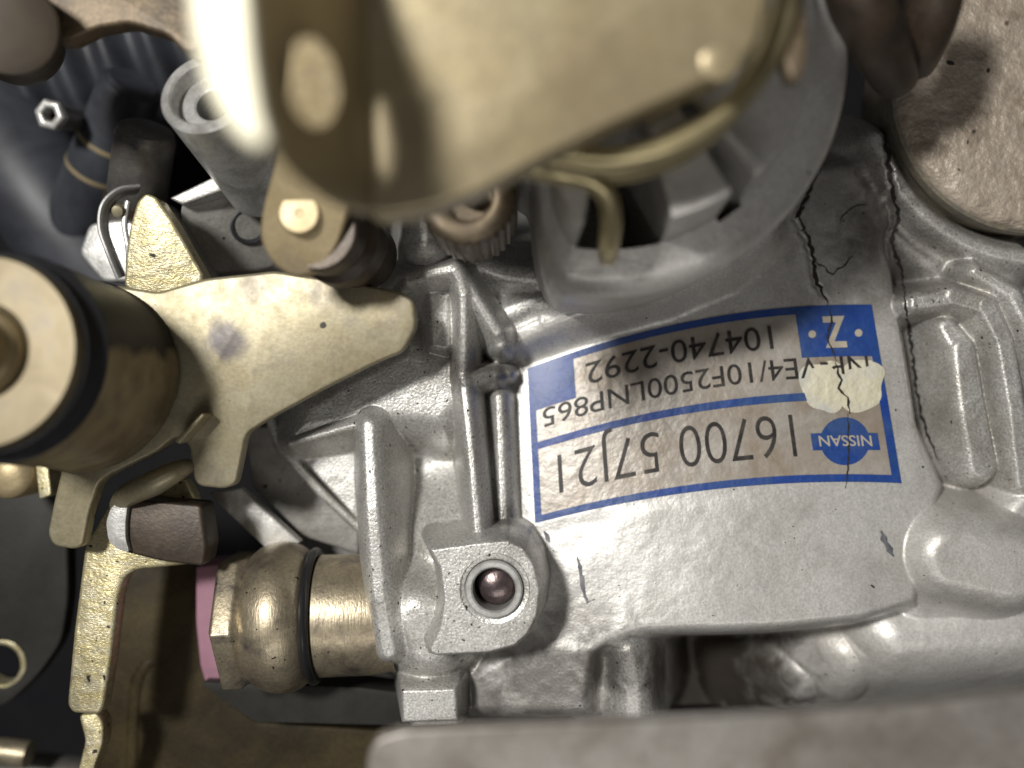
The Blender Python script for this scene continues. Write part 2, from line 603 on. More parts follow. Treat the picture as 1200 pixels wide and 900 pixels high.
def poly(part, pts, z, r=1.0, slope=4.0, k=1.5, tilt=(0, 0), zf=None, crown=0.0, rnd=0):
    zm = z
    q = round_poly(pts, rnd) if rnd else pts
    mm = [xy(a, b, zm) for a, b in q]
    cx = sum(p[0] for p in mm) / len(mm)
    cy = sum(p[1] for p in mm) / len(mm)

    def ev(X, Y):
        d = sd_poly(X, Y, mm)
        top = zf(X, Y) if zf else zm + tilt[0] * (X - cx) + tilt[1] * (Y - cy)
        if crown:
            top = top + crown * np.clip(-d, 0, 6) / 6.0
        return top - slope * sp(d + r, r)
    FEATS.append((part, 'add', ev, k))


def rib(part, pts, r=None, slope=5, k=1.5):
    """pts: (px, py, z, half width in px)."""
    q = []
    for px, py, z, w in pts:
        x, y = xy(px, py, z)
        q.append((x, y, z, w * S(z)))

    def ev(X, Y):
        best = np.full(X.shape, -1e9)
        for (ax, ay, az, aw), (bx, by, bz, bw) in zip(q, q[1:]):
            ex, ey = bx - ax, by - ay
            t = np.clip(((X - ax) * ex + (Y - ay) * ey) / (ex * ex + ey * ey), 0, 1)
            dist = np.hypot(X - ax - ex * t, Y - ay - ey * t)
            w = aw + (bw - aw) * t
            zt = az + (bz - az) * t
            rr = w * 0.8 if r is None else r
            best = np.maximum(best, zt - slope * sp(dist - w + rr, rr))
        return best
    FEATS.append((part, 'add', ev, k))


def cut_poly(pts, z, r=1.0, slope=4.0, k=1.2, rnd=0, ztop=0):
    q = round_poly(pts, rnd) if rnd else pts
    mm = [xy(a, b, ztop) for a, b in q]

    def ev(X, Y):
        return z + slope * sp(sd_poly(X, Y, mm) + r, r)
    FEATS.append(('', 'cut', ev, k))


def cut_disc(c, rad, z, slope=12.0, k=0.4):
    def ev(X, Y):
        return z + slope * sp(np.hypot(X - c[0], Y - c[1]) - rad + 0.2, 0.2)
    FEATS.append(('', 'cut', ev, k))


# deep lower levels first
poly('lower_web', [(470, 500), (500, 340), (600, 320), (700, 330), (900, 250), (960, 205), (1050, 190), (1120, 270), (1300, 330), (1320, 826), (900, 832), (560, 836), (520, 800), (480, 720)],
     -41, r=1.5, slope=6)
# barrel that carries the label
poly('barrel_body', [(584, 444), (600, 436), (604, 392), (660, 355), (760, 325), (840, 290), (900, 235), (950, 190), (1036, 172), (1048, 230), (1058, 330), (1070, 420), (1080, 500),
                     (1110, 570), (1085, 640), (1070, 706), (1000, 724), (900, 733), (800, 736), (735, 740), (700, 764), (692, 832), (640, 838), (542, 842), (545, 790), (590, 760), (606, 640), (590, 600), (586, 500)],
     -6, r=2.2, slope=4, k=1.8, zf=lambda X, Y: barrel(X, Y))
# lower left skirt
poly('lower_skirt', [(505, 800), (560, 765), (640, 740), (700, 745), (706, 780), (706, 838), (640, 842), (500, 846), (490, 815)], -9, r=2.0, slope=4, k=5, tilt=(0.05, 0.3))
# left pocket web
poly('web', [(440, 500), (470, 430), (560, 425), (612, 440), (606, 620), (640, 700), (560, 800), (490, 800), (462, 770), (450, 690)], -13, r=1.0, slope=8, k=3)
# upper left shelf and shoulder above the pocket
poly('shoulder', [(335, 516), (350, 470), (420, 430), (480, 400), (545, 425), (548, 470), (520, 505), (470, 497), (425, 500)], -2.0, r=2.4, slope=2.2, k=3, tilt=(0.05, 0.05))
poly('corner_web', [(338, 522), (418, 498), (418, 610)], -12, r=0.4, slope=8, k=0.8)
# concave sphere-like swelling at the foot of the rod
rib('swelling', [(487, 725, 1.8, 46), (500, 755, 1.0, 48)], r=5.0, slope=3, k=3)
rib('swelling', [(530, 660, -3.0, 45), (560, 690, -3, 50)], r=7, slope=1.3, k=4)
# ribs
rib('rib', [(432, 500, 3.0, 18), (437, 600, 4.0, 21), (444, 700, 4.0, 22), (455, 762, 2.5, 24)], slope=7.0, k=2.0)
rib('rib', [(340, 519, -3, 4), (422, 497, 0.5, 6)], slope=4, k=1.0)
rib('rib', [(543, 445, 2.5, 12), (549, 500, 3.5, 11), (555, 560, 4.0, 11), (562, 640, 4.5, 12)], slope=7, k=1.4)
rib('rib', [(585, 466, -3.5, 10), (588, 540, -3.2, 11), (592, 632, -2, 12)], slope=5, k=1.4)
rib('rib', [(545, 446, 2.5, 9), (578, 441, -0.5, 9), (594, 438, -4.0, 7)], slope=5, k=1.4)
# arm above: bone shaped rib with pocket
poly('upper_web', [(462, 335), (505, 300), (560, 330), (598, 400), (600, 432), (545, 445), (480, 440)], -8.5, r=1.0, slope=6, k=1.5)
rib('bone_rib', [(541, 440, 2.5, 11), (543, 390, 4.5, 10), (543, 345, 5.5, 11), (535, 318, 6, 13)], slope=7, k=1.2)
rib('bone_rib', [(478, 326, 5, 12), (500, 320, 6, 13), (532, 314, 6, 14), (558, 350, 4.5, 11), (582, 388, 3, 13), (586, 402, 1.5, 13)], slope=7, k=1.2)
rib('bone_rib', [(456, 352, 0, 8), (474, 330, 4, 10)], slope=3, k=1.5)
poly('pad', [(496, 338), (532, 338), (533, 408), (523, 416), (500, 410)], 0.5, r=1.2, slope=6, k=0.6, rnd=8)
rib('post', [(496, 225, 11, 24), (496, 270, 10, 24), (496, 282, 9.5, 23)], r=2.9, slope=6, k=0.5)
# ridges between bone rib and governor cover
rib('ridge', [(545, 305, -2, 8), (590, 320, -3, 9), (660, 328, -2, 10)], slope=2, k=2)
rib('ridge', [(590, 368, -4, 10), (630, 352, -3, 10), (700, 348, -2, 9)], slope=2, k=2)
rib('barrel_rim', [(602, 396, -5, 9), (640, 376, -3.4, 11), (700, 354, -1.6, 12), (780, 334, -0.6, 12), (850, 303, 0.2, 11), (895, 265, -0.4, 11)], slope=1.8, k=2.5)
# pillar and lower relief
rib('pillar', [(730, 705, -6, 20), (738, 765, -3.0, 24), (745, 850, -3.5, 27)], r=3.2, slope=3.4, k=4.5)
rib('lower_band', [(915, 806, -25, 16), (950, 792, -19, 24), (1005, 772, -13, 31), (1060, 752, -9, 36), (1240, 736, -8, 40)], r=5.5, slope=1.7, k=3)
rib('knuckle', [(1122, 656, 0.0, 58), (1190, 668, 0.5, 60)], r=5.0, slope=4, k=1.0)
poly('knuckle', [(1060, 690), (1072, 655), (1100, 620), (1140, 592), (1186, 600), (1300, 590), (1300, 722), (1075, 722)], -7.5, r=2.2, slope=2.6, k=2, rnd=18)
poly('knuckle', [(1176, 600), (1200, 570), (1300, 560), (1300, 690), (1220, 690), (1180, 650)], -5, r=2.2, slope=2.6, k=1, rnd=22)
# raised frame on the right
poly('side_web', [(1056, 345), (1110, 320), (1300, 300), (1300, 620), (1100, 600), (1085, 510), (1068, 420)], -16, r=1.5, slope=4, k=2)
rib('frame_rib', [(1068, 356, -5, 12), (1120, 346, -4.0, 15), (1158, 358, -3.5, 15), (1178, 400, -3.5, 14), (1192, 480, -3.5, 14), (1202, 565, -4, 14)], r=1.1, slope=5, k=1.3)
rib('frame_rib', [(1112, 384, -7.0, 15), (1130, 410, -5.5, 18), (1140, 480, -5.0, 20), (1152, 545, -5.5, 21)], r=1.5, slope=4, k=1.3)
rib('frame_rib', [(1146, 318, -4, 12), (1190, 345, -3, 14), (1240, 440, -3, 15)], slope=4, k=1.8)
# flange that follows the rust coloured disc
arc = []
for a in range(96, 163, 6):
    t = math.radians(a)
    arc.append((1222 + 203 * math.cos(t), 100 + 203 * math.sin(t), -5.5, 8))
rib('flange_rim', arc, slope=2.2, k=2)
arc2 = []
for a in range(100, 156, 6):
    t = math.radians(a)
    arc2.append((1222 + 240 * math.cos(t), 100 + 240 * math.sin(t), -9 + 0.5 * math.sin(a), 12))
rib('flange_rim', arc2, slope=1.8, k=2.5)
# boss with bushing
poly('boss', [(498, 641), (560, 632), (596, 629), (617, 640), (630, 660), (637, 690), (633, 722), (622, 744), (604, 760), (575, 768), (512, 772), (501, 769), (500, 760), (511, 735), (516, 705), (512, 668)],
     8.0, r=0.8, slope=9, k=1.6, tilt=(0.04, 0.0))
# tab at the bottom
poly('tab', [(469, 807), (536, 805), (538, 846), (471, 848)], 1.5, r=0.5, slope=6, k=0.8)
poly('tab', [(481, 838), (538, 836), (539, 851), (482, 854)], -1.5, r=0.4, slope=6, k=0.5)

BC = P(579, 690, 8.0)
cut_disc((BC.x, BC.y), 4.0, -6)


def Hraw(X, Y, owner=False):
    h = np.full(X.shape, -80.0)
    own = np.zeros(X.shape, int)
    top = np.full(X.shape, -80.0)
    for i, (part, kind, ev, k) in enumerate(FEATS):
        v = ev(X, Y)
        if kind == 'add':
            if owner:
                own = np.where(v > top, i, own)
            top = np.maximum(top, v)
            h = smax(h, v, k)
        else:
            h = smin(h, v, k)
    return (h, own) if owner else h


def lumps(X, Y):
    return 0.45 * vnoise(X, Y, 11.0) + 0.12 * vnoise(X + 31, Y + 7, 4.2) + 0.07 * vnoise(X + 77, Y + 13, 1.5)


def ragged(pts, seed, jit):
    rr = random.Random(seed)
    path = []
    for (a, b), (c, d) in zip(pts, pts[1:]):
        n = max(2, int(math.hypot(c - a, d - b) / 4))
        for k in range(n):
            t = k / n
            path.append((a + (c - a) * t + rr.uniform(-jit, jit), b + (d - b) * t + rr.uniform(-jit, jit) * 0.5))
    path.append(pts[-1])
    return path


GROOVES = [ragged([(966, 188), (955, 205), (944, 235), (935, 255), (946, 278), (953, 300), (955, 325), (964, 345), (972, 362)], 1, 2.0),
           ragged([(1030, 140), (1040, 175), (1044, 215), (1052, 250), (1049, 270), (1045, 288), (1056, 312), (1060, 345)], 5, 2.0),
           ragged([(1060, 340), (1062, 370), (1068, 410), (1074, 460), (1084, 505), (1100, 540)], 6, 1.5)]


def groove(X, Y):
    """Depth of the cracks in the lacquer, with slightly lifted lips."""
    d = np.full(X.shape, 1e3)
    for path in GROOVES:
        q = [xy(a, b, -6) for a, b in path]
        x0, x1 = min(p[0] for p in q) - 2, max(p[0] for p in q) + 2
        y0, y1 = min(p[1] for p in q) - 2, max(p[1] for p in q) + 2
        m = (X > x0) & (X < x1) & (Y > y0) & (Y < y1)
        if not m.any():
            continue
        xs, ys = X[m], Y[m]
        dm = d[m]
        for (ax, ay), (bx, by) in zip(q, q[1:]):
            ex, ey = bx - ax, by - ay
            t = np.clip(((xs - ax) * ex + (ys - ay) * ey) / (ex * ex + ey * ey + 1e-9), 0, 1)
            dm = np.minimum(dm, np.hypot(xs - ax - ex * t, ys - ay - ey * t))
        d[m] = dm
    return -0.55 * np.exp(-(d / 0.38) ** 2) + 0.16 * np.exp(-((d - 0.95) / 0.4) ** 2)


LABEL_MM = [xy(a, b, -6) for a, b in ((612, 436), (700, 392), (820, 360), (930, 350), (1026, 352), (1062, 570), (850, 575), (720, 592), (622, 618))]


def lump_part(X, Y):
    m = np.clip((sd_poly(X, Y, LABEL_MM)) / 1.5, 0, 1)        # the maker's label sits on a flat machined patch
    return (lumps(X, Y) * 0.8 + groove(X, Y)) * m


def H(X, Y):
    return Hraw(X, Y) + lump_part(X, Y)


step = 0.22
gx = np.arange(-46, 108, step)
gy = np.arange(-66, 50, step)
GX, GY = np.meshgrid(gx, gy, indexing='ij')
GZ0, OWN = Hraw(GX, GY, True)
GZ = GZ0 + lump_part(GX, GY)
nx, ny = GX.shape
dzx = np.gradient(GZ, step, axis=0)
dzy = np.gradient(GZ, step, axis=1)
NRM = np.stack([-dzx, -dzy, np.ones_like(GZ)], -1)
NRM /= np.linalg.norm(NRM, axis=-1, keepdims=True)
idx = np.arange(nx * ny).reshape(nx, ny)
quad = np.stack([idx[:-1, :-1], idx[1:, :-1], idx[1:, 1:], idx[:-1, 1:]], -1).reshape(-1, 4)
Vall = np.stack([GX, GY, GZ], -1).reshape(-1, 3)
Nall = NRM.reshape(-1, 3)
qz = Vall[quad][:, :, 2].max(axis=1)
keep = qz > -46
qown = OWN[:-1, :-1].reshape(-1)
PART_MAT = {'barrel_body': CAST_SMOOTH, 'barrel_rim': CAST_SMOOTH, 'knuckle': CAST_SMOOTH, 'lower_band': CAST_SMOOTH}


def relief_part(name, sel, mat):
    q = quad[sel]
    used, inv = np.unique(q.reshape(-1), return_inverse=True)
    v = Vall[used] * MM
    me = bpy.data.meshes.new(name)
    me.vertices.add(len(v))
    me.vertices.foreach_set('co', v.astype(np.float32).reshape(-1))
    nq = len(q)
    me.loops.add(nq * 4)
    me.loops.foreach_set('vertex_index', inv.astype(np.int32))
    me.polygons.add(nq)
    me.polygons.foreach_set('loop_start', np.arange(0, nq * 4, 4, dtype=np.int32))
    me.update(calc_edges=True)
    me.validate()
    o = link(name, me, mat, pump, angle=None)
    me.normals_split_custom_set_from_vertices(Nall[used].astype(np.float32))
    return o


def islands(sel):
    """Connected pieces of a face selection on the grid; crumbs stay with the largest piece."""
    w = ny - 1
    todo = set(np.nonzero(sel)[0].tolist())
    comps = []
    while todo:
        a = todo.pop()
        comp, stack = [a], [a]
        while stack:
            c = stack.pop()
            for d in (c - w, c + w, c - 1, c + 1):
                if d in todo:
                    todo.remove(d)
                    stack.append(d)
                    comp.append(d)
        comps.append(comp)
    comps.sort(key=len, reverse=True)
    main = comps[0]
    out = []
    for c in comps[1:]:
        if len(c) > 24:
            out.append(c)
    res = []
    for c in [main] + out:
        m = np.zeros(sel.shape, bool)
        m[np.array(c)] = True
        res.append(m)
    return res


# merge runs of features with one name that touch (web, swelling, knuckle...), keep every rib by itself
SINGLE = {'rib', 'ridge', 'frame_rib'}
groups = {}
for i, (part, kind, ev, k) in enumerate(FEATS):
    if kind != 'add':
        continue
    key = (part, i) if part in SINGLE else (part, -1)
    groups.setdefault(key, []).append(i)
for (part, _), ids in groups.items():
    sel = keep & np.isin(qown, ids)
    if sel.sum() <= 20:
        continue
    for piece in islands(sel):
        relief_part(part, piece, PART_MAT.get(part, CAST))

# ---- bushing and pin in the boss
bax = Vector((-0.06, 0, 1))
lathe('spot_face', BC + Vector((0, 0, 0.15)), bax, [(4.6, -0.6), (4.65, -0.25), (4.9, -0.1), (5.5, 0.0), (5.62, -0.25), (5.7, -3)], CAST, pump, seg=64)
lathe('bushing', BC + Vector((0, 0, 0.15)), bax, [(3.35, -10), (3.35, 0.35), (3.6, 0.62), (4.25, 0.62), (4.5, 0.4), (4.55, -2)], STEEL, pump, seg=64)
lathe('pin', BC + Vector((0.1, 0, 0)), bax, [(0, -1.6), (1.7, -1.7), (2.7, -2.3), (3.2, -3.3), (3.25, -9)], PIN, pump, seg=48)


# ------------------------------------------------------------------ the label and everything that lies on the casting
def drape(px, py, lift):
    """Photo pixels -> points on the casting (lift in mm above it)."""
    px, py = np.asarray(px, float), np.asarray(py, float)
    z = np.full(px.shape, -6.0)
    for _ in range(14):
        s = K * (D - z) / D
        z = 0.5 * z + 0.5 * H((px - 600) * s, -(py - 450) * s)
    s = K * (D - z) / D
    return np.stack([(px - 600) * s, -(py - 450) * s, z + lift], -1)


TL, TR, BR, BL = (618, 432), (1021, 357), (1056, 566), (627, 613)


def label_px(s, t):
    s, t = np.asarray(s, float), np.asarray(t, float)
    bow = 4 * s * (1 - s)
    tx, ty = TL[0] + (TR[0] - TL[0]) * s, TL[1] + (TR[1] - TL[1]) * s - 20 * bow
    bx, by = BL[0] + (BR[0] - BL[0]) * s, BL[1] + (BR[1] - BL[1]) * s - 17 * bow
    return tx * (1 - t) + bx * t, ty * (1 - t) + by * t


def sheet_mesh(name, s0, s1, t0, t1, lift, n=60, m=24, thick=0.0):
    s = np.linspace(s0, s1, n)
    t = np.linspace(t0, t1, m)
    Sg, Tg = np.meshgrid(s, t, indexing='ij')
    px, py = label_px(Sg, Tg)
    v = drape(px, py, lift).reshape(-1, 3)
    f = []
    for i in range(n - 1):
        for j in range(m - 1):
            a = i * m + j
            f.append((a, a + 1, a + m + 1, a + m))
    if thick:
        base = len(v)
        v = np.concatenate([v, v - np.array([0, 0, thick])])
        rim = [i * m for i in range(n)] + [(n - 1) * m + j for j in range(1, m)] + [i * m + m - 1 for i in range(n - 2, -1, -1)] + [j for j in range(m - 2, 0, -1)]
        for a, b in zip(rim, rim[1:] + rim[:1]):
            f.append((a, b, base + b, base + a))
    return mesh_from(name, [tuple(q) for q in v], f)


label = link('label', finish(sheet_mesh('label', 0, 1, 0, 1, 0.10, 110, 60, 0.25)), PAPER, pump, angle=60)
label['label'] = 'upside down blue bordered foil label with part numbers'


def blue(name, s0, s1, t0, t1, n=60, m=8, lift=0.22):
    return link(name, finish(sheet_mesh(name, s0, s1, t0, t1, lift, n, m)), BLUE, label, angle=60)


blue('border', 0, 1, 0, 0.042, 90, 6)
blue('border', 0, 1, 0.957, 1, 90, 6)
blue('border', 0, 0.018, 0.042, 0.957, 6, 50)
blue('border', 0.976, 1, 0.042, 0.957, 6, 50)
blue('divider_bar', 0.018, 0.976, 0.490, 0.535, 90, 6)
blue('colour_block', 0.018, 0.132, 0.042, 0.285, 30, 30)
blue('colour_block', 0.776, 0.976, 0.042, 0.290, 24, 20)


def disc_on_label(name, cs, ct, rx, ry, mat, lift, n=40):
    """Flat disc, radii in pixels."""
    cx, cy = label_px(cs, ct)
    rings = []
    px, py = [float(cx)], [float(cy)]
    for r in (0.35, 0.7, 1.0):
        for i in range(n):
            a = 2 * math.pi * i / n
            px.append(cx + rx * r * math.cos(a))
            py.append(cy + ry * r * math.sin(a))
    v = drape(px, py, lift)
    f = [(0, 1 + i, 1 + (i + 1) % n) for i in range(n)]
    for k in range(2):
        for i in range(n):
            a, b = 1 + k * n + i, 1 + k * n + (i + 1) % n
            f.append((a, a + n, b + n, b))
    return link(name, finish(mesh_from(name, [tuple(q) for q in v], f)), mat, label, angle=60)


def text_on_label(txt, s0, s1, t0, t1, mat, lift, name, bold=0.0):
    """Writing turned upside down, each character an object of its own."""
    cu = bpy.data.curves.new('t', 'FONT')
    cu.body = txt
    cu.size = 1
    cu.offset = bold
    cu.resolution_u = 5
    ob = bpy.data.objects.new('t', cu)
    COL.objects.link(ob)
    bpy.context.view_layer.update()
    dg = bpy.context.evaluated_depsgraph_get()
    me = bpy.data.meshes.new_from_object(ob.evaluated_get(dg))
    bpy.data.objects.remove(ob, do_unlink=True)
    bm = bmesh.new()
    bm.from_mesh(me)
    bmesh.ops.remove_doubles(bm, verts=bm.verts, dist=1e-5)
    xs = [v.co.x for v in bm.verts]
    x0, x1 = min(xs), max(xs)
    H0 = 0.73
    bm.verts.ensure_lookup_table()
    seen = set()
    for v0 in bm.verts:
        if v0.index in seen:
            continue
        stack, comp = [v0], []
        seen.add(v0.index)
        while stack:
            v = stack.pop()
            comp.append(v)
            for e in v.link_edges:
                w = e.other_vert(v)
                if w.index not in seen:
                    seen.add(w.index)
                    stack.append(w)
        ids = {v.index: k for k, v in enumerate(comp)}
        fs = {f for v in comp for f in v.link_faces}
        u = np.array([(v.co.x - x0) / (x1 - x0) for v in comp])
        w = np.array([v.co.y / H0 for v in comp])
        s = s1 + (s0 - s1) * u
        t = t0 + (t1 - t0) * w
        px, py = label_px(s, t)
        q = drape(px, py, lift)
        m2 = mesh_from(name, [tuple(a) for a in q], [tuple(ids[v.index] for v in f.verts) for f in fs])
        bm2 = bmesh.new()
        bm2.from_mesh(m2)
        for f in bm2.faces:
            f.normal_update()
            if f.normal.z < 0:
                f.normal_flip()
        bm2.to_mesh(m2)
        bm2.free()
        link(name, m2, mat, label, angle=60)
    bm.free()


text_on_label('104740-2292', 0.165, 0.700, 0.095, 0.235, INK, 0.30, 'digit')
text_on_label('NP-VE4/10F2500LNP865', 0.036, 0.962, 0.290, 0.415, INK, 0.30, 'character')
text_on_label('16700 57J21', 0.070, 0.725, 0.605, 0.870, INK, 0.30, 'numeral', bold=-0.012)
text_on_label('Z', 0.848, 0.915, 0.070, 0.245, INK_TAN, 0.30, 'initial', bold=0.03)
disc_on_label('dot', 0.815, 0.16, 4.5, 4.5, INK_TAN, 0.30, 16)
disc_on_label('dot', 0.948, 0.16, 4.5, 4.5, INK_TAN, 0.30, 16)
disc_on_label('emblem_disc', 0.862, 0.770, 29, 28, BLUE, 0.22)
blue('emblem_bar', 0.770, 0.956, 0.722, 0.818, 30, 8, lift=0.26)
text_on_label('NISSAN', 0.790, 0.936, 0.738, 0.800, INK_TAN, 0.34, 'letter', bold=0.012)


# ---- cream paint dab
def blob(name, c, rx, ry, height, mat, parent, rot=0.0, wob=0.12, seed=1, lift=0.1):
    rr = random.Random(seed)
    ph = [rr.uniform(0, 6.28) for _ in range(4)]
    n, rings = 48, 10
    px, py, lf = [c[0]], [c[1]], [height]
    for k in range(1, rings + 1):
        q = k / rings
        for i in range(n):
            a = 2 * math.pi * i / n
            w = 1 + wob * (0.5 * math.sin(2 * a + ph[0]) + 0.35 * math.sin(3 * a + ph[1]) + 0.3 * math.sin(5 * a + ph[2]))
            x, y = rx * q * w * math.cos(a), ry * q * w * math.sin(a)
            px.append(c[0] + x * math.cos(rot) - y * math.sin(rot))
            py.append(c[1] + x * math.sin(rot) + y * math.cos(rot))
            lf.append(height * (1 - q ** 4) * (1 + 0.25 * math.sin(3 * a + 5 * q + ph[3])))
    v = drape(px, py, 0.0)
    v[:, 2] += np.array(lf) + lift
    f = [(0, 1 + i, 1 + (i + 1) % n) for i in range(n)]
    for k in range(rings - 1):
        for i in range(n):
            a, b = 1 + k * n + i, 1 + k * n + (i + 1) % n
            f.append((a, a + n, b + n, b))
    return link(name, finish(mesh_from(name, [tuple(q) for q in v], f)), mat, parent, angle=70)


blob('paint_dab', (968, 452), 28, 33, 0.16, PAINT, pump, seed=3, lift=0.2, wob=0.22)
blob('paint_dab', (1006, 452), 33, 29, 0.16, PAINT, pump, seed=5, wob=0.18, lift=0.2)


# ---- cracks in the lacquer and pen marks: thin ragged ribbons on the casting
def ribbon(name, pts, width, mat, seed=0, jit=2.0, lift=0.16, parent=None):
    rr = random.Random(seed + 50)
    path = ragged(pts, seed, jit)
    L_, R_ = [], []
    m = len(path)
    for i, (x, y) in enumerate(path):
        x0, y0 = path[max(i - 1, 0)]
        x1, y1 = path[min(i + 1, m - 1)]
        l = math.hypot(x1 - x0, y1 - y0) or 1
        nx_, ny_ = -(y1 - y0) / l, (x1 - x0) / l
        w = width * 0.5 * rr.uniform(0.45, 1.3) * min(1, 0.25 + 4 * min(i, m - 1 - i) / m)
        L_.append((x + nx_ * w, y + ny_ * w))
        R_.append((x - nx_ * w, y - ny_ * w))
    q = L_ + R_
    v = drape([a for a, b in q], [b for a, b in q], lift)
    f = [(i, i + 1, m + i + 1, m + i) for i in range(m - 1)]
    me = mesh_from(name, [tuple(a) for a in v], f)
    return link(name, finish(me), mat, parent or pump, angle=70)


ribbon('crack', [(966, 188), (955, 205), (944, 235), (935, 255), (946, 278), (953, 300), (955, 325), (964, 345), (972, 362)], 4.5, CRACK, 1)
ribbon('crack', [(972, 362), (974, 378), (968, 395), (976, 412), (980, 425)], 2.6, CRACK, 2, 1.2, 0.3)
ribbon('crack', [(978, 424), (984, 445), (981, 455), (992, 466), (994, 485)], 2.6, CRACK, 3, 1.2, 0.52)
ribbon('crack', [(993, 484), (994, 520), (993, 545), (990, 572)], 2.0, CRACK, 4, 0.9, 0.3)
ribbon('crack', [(1030, 140), (1040, 175), (1044, 215), (1052, 250), (1049, 270), (1045, 288), (1056, 312), (1060, 345)], 5, CRACK, 5)
ribbon('crack', [(1060, 340), (1062, 370), (1068, 410), (1074, 460), (1084, 505), (1100, 540)], 4.2, CRACK, 6, 1.5)
ribbon('crack', [(985, 262), (990, 250), (1000, 243), (1015, 240)], 1.4, CRACK, 8)
ribbon('crack', [(955, 305), (975, 322), (990, 310), (1000, 300)], 1.5, CRACK, 9)
ribbon('pen_mark', [(676, 652), (680, 668), (683, 690), (688, 706), (697, 702)], 4.5, INK_BLUE, 10, 0.6)
ribbon('pen_mark', [(637, 622), (644, 636)], 5, INK_BLUE, 11, 1.5)
ribbon('pen_mark', [(1032, 622), (1040, 640), (1047, 652)], 7, INK_BLUE, 12, 1.0)

# ---- governor cover: stepped round casting above the barrel
CC = P(712, 52, 31)
NT, NR = 360, 70
cv, cf = [], []
rads = np.concatenate([np.linspace(9, 25.4, 20), np.linspace(25.6, 27.4, 12), np.linspace(27.8, 30.5, 12), np.linspace(30.7, 33.2, 14), np.full(8, 33.3)])
NR = len(rads)
for j in range(NT):
    t = 2 * math.pi * j / NT
    deg = math.degrees(t)
    for i, r in enumerate(rads):
        z = 43.0
        step1 = min(1, max(0, (r - 25.8) / 1.4))
        step1 = step1 * step1 * (3 - 2 * step1)
        h2 = 31.0 - 0.30 * max(0, r - 27)
        wgt = 1.0
        if deg > 313 or deg < 90:                       # right hand side runs out without the step
            wgt = 0.35
        zz = z * wgt + (1 - wgt) * 33
        # notches
        for a0, a1 in ((262, 285), (302, 310)):
            if a0 < deg < a1 and r > 12:
                zz = -6.0
                h2 = min(h2, -6.0 + max(0, r - (24.6 if a0 < 300 else 26.5)) * 30)
        zc = zz * (1 - step1) + h2 * step1
        if r > 30.5:
            q = min(1, (r - 30.5) / 2.8)
            zc = h2 - 3.2 * (1 - math.sqrt(max(0, 1 - q * q)))
        if i >= NR - 8:
            zc = h2 - 3.2 - (i - (NR - 8)) * 4
        # the casting is cut away on the left, where the knurled screw sits
        c0 = min(1, max(0, (deg - 150) / 12)) * min(1, max(0, (262 - deg) / 24))
        c0 = c0 * c0 * (3 - 2 * c0)
        rc_ = r * (1 - 0.40 * c0)
        cv.append((CC.x + rc_ * math.cos(t), CC.y + rc_ * math.sin(t), zc))
for j in range(NT):
    k = (j + 1) % NT
    for i in range(NR - 1):
        cf.append((j * NR + i, j * NR + i + 1, k * NR + i + 1, k * NR + i))
link('governor_cover', finish(mesh_from('governor_cover', cv, cf)), CAST_SMOOTH, pump, angle=50)

# ================================================================== KNURLED SCREW beside the cover
ks = thing('knurled_screw', 'brass coloured cap screw with knurled head beside the governor cover', 'screw', P(552, 238, 10))
kc = P(548, 228, 30)
lathe('screw_head', kc, (0, 0, 1), [(6.6, -20), (6.6, -0.9), (6.2, -0.2), (5.7, 0)], SCREW, ks, seg=120, angle=25,
      squash=lambda t, h: 1 + (0.025 * (1 if int(t / (2 * math.pi) * 60) % 2 else -1) if h < -0.5 else 0))
lathe('head_face', kc, (0, 0, 1), [(5.7, 0), (4.3, 0.25), (3.6, 0.0), (3.3, -0.8), (3.2, -3.5), (0, -3.6)], SCREW, ks, seg=48)
lathe('socket_stud', kc + Vector((0.3, 0.4, -3.5)), (0, 0, 1), [(1.7, 0), (1.6, 3.2), (1.0, 3.7), (0, 3.8)], SCREW, ks, seg=6, bevel=0.2)

# ================================================================== FITTING (dome, hexagon, o-ring)
FC = P(345, 722, -8)
fit = thing('domed_fitting', 'brass domed hexagon plug with black sealing ring screwed into the pump side', 'fitting', FC)
fax = Vector((1, 0.03, 0.0)).normalized()


def fx(px):
    return (px - 345) * S(-2)


dome = [(9.2, fx(291)), (10.8, fx(297)), (11.9, fx(307)), (12.6, fx(321)), (12.8, fx(332)), (12.6, fx(344)), (12.1, fx(353)), (11.3, fx(361)), (10.4, fx(366))]
lathe('dome', FC, fax, [(0, fx(290))] + dome + [(9.4, fx(368)), (9.2, fx(372))], BRASS, fit, seg=72, angle=60)
hexp = [(0, fx(262)), (9.8, fx(262)), (12.2, fx(268)), (12.2, fx(290)), (10.9, fx(301)), (6, fx(302))]
_a, _u, _v = frame(fax)
lathe('hexagon', FC, fax, hexp, BRASS, fit, seg=6, phase=math.atan2(_v.z, _u.z) / (2 * math.pi) * 6, bevel=0.3, angle=30)
pr = []
for i in range(13):
    a = math.pi * 2 * i / 12
    pr.append((10.5 + 1.1 * math.cos(a), fx(371) + 0.85 * math.sin(a)))
lathe('sealing_ring', FC, fax, pr, ORING, fit, seg=72, angle=80)
lathe('collar', FC, fax, [(9.0, fx(373)), (9.9, fx(376)), (10.3, fx(379)), (10.2, fx(440)), (9.6, fx(470))], BRASS, fit, seg=64)

# ================================================================== GOLD CONTROL LEVER
def lever_z(px, py):
    return 9.0 + max(0, (px - 250)) * 0.012 - max(0, (py - 500)) * 0.03


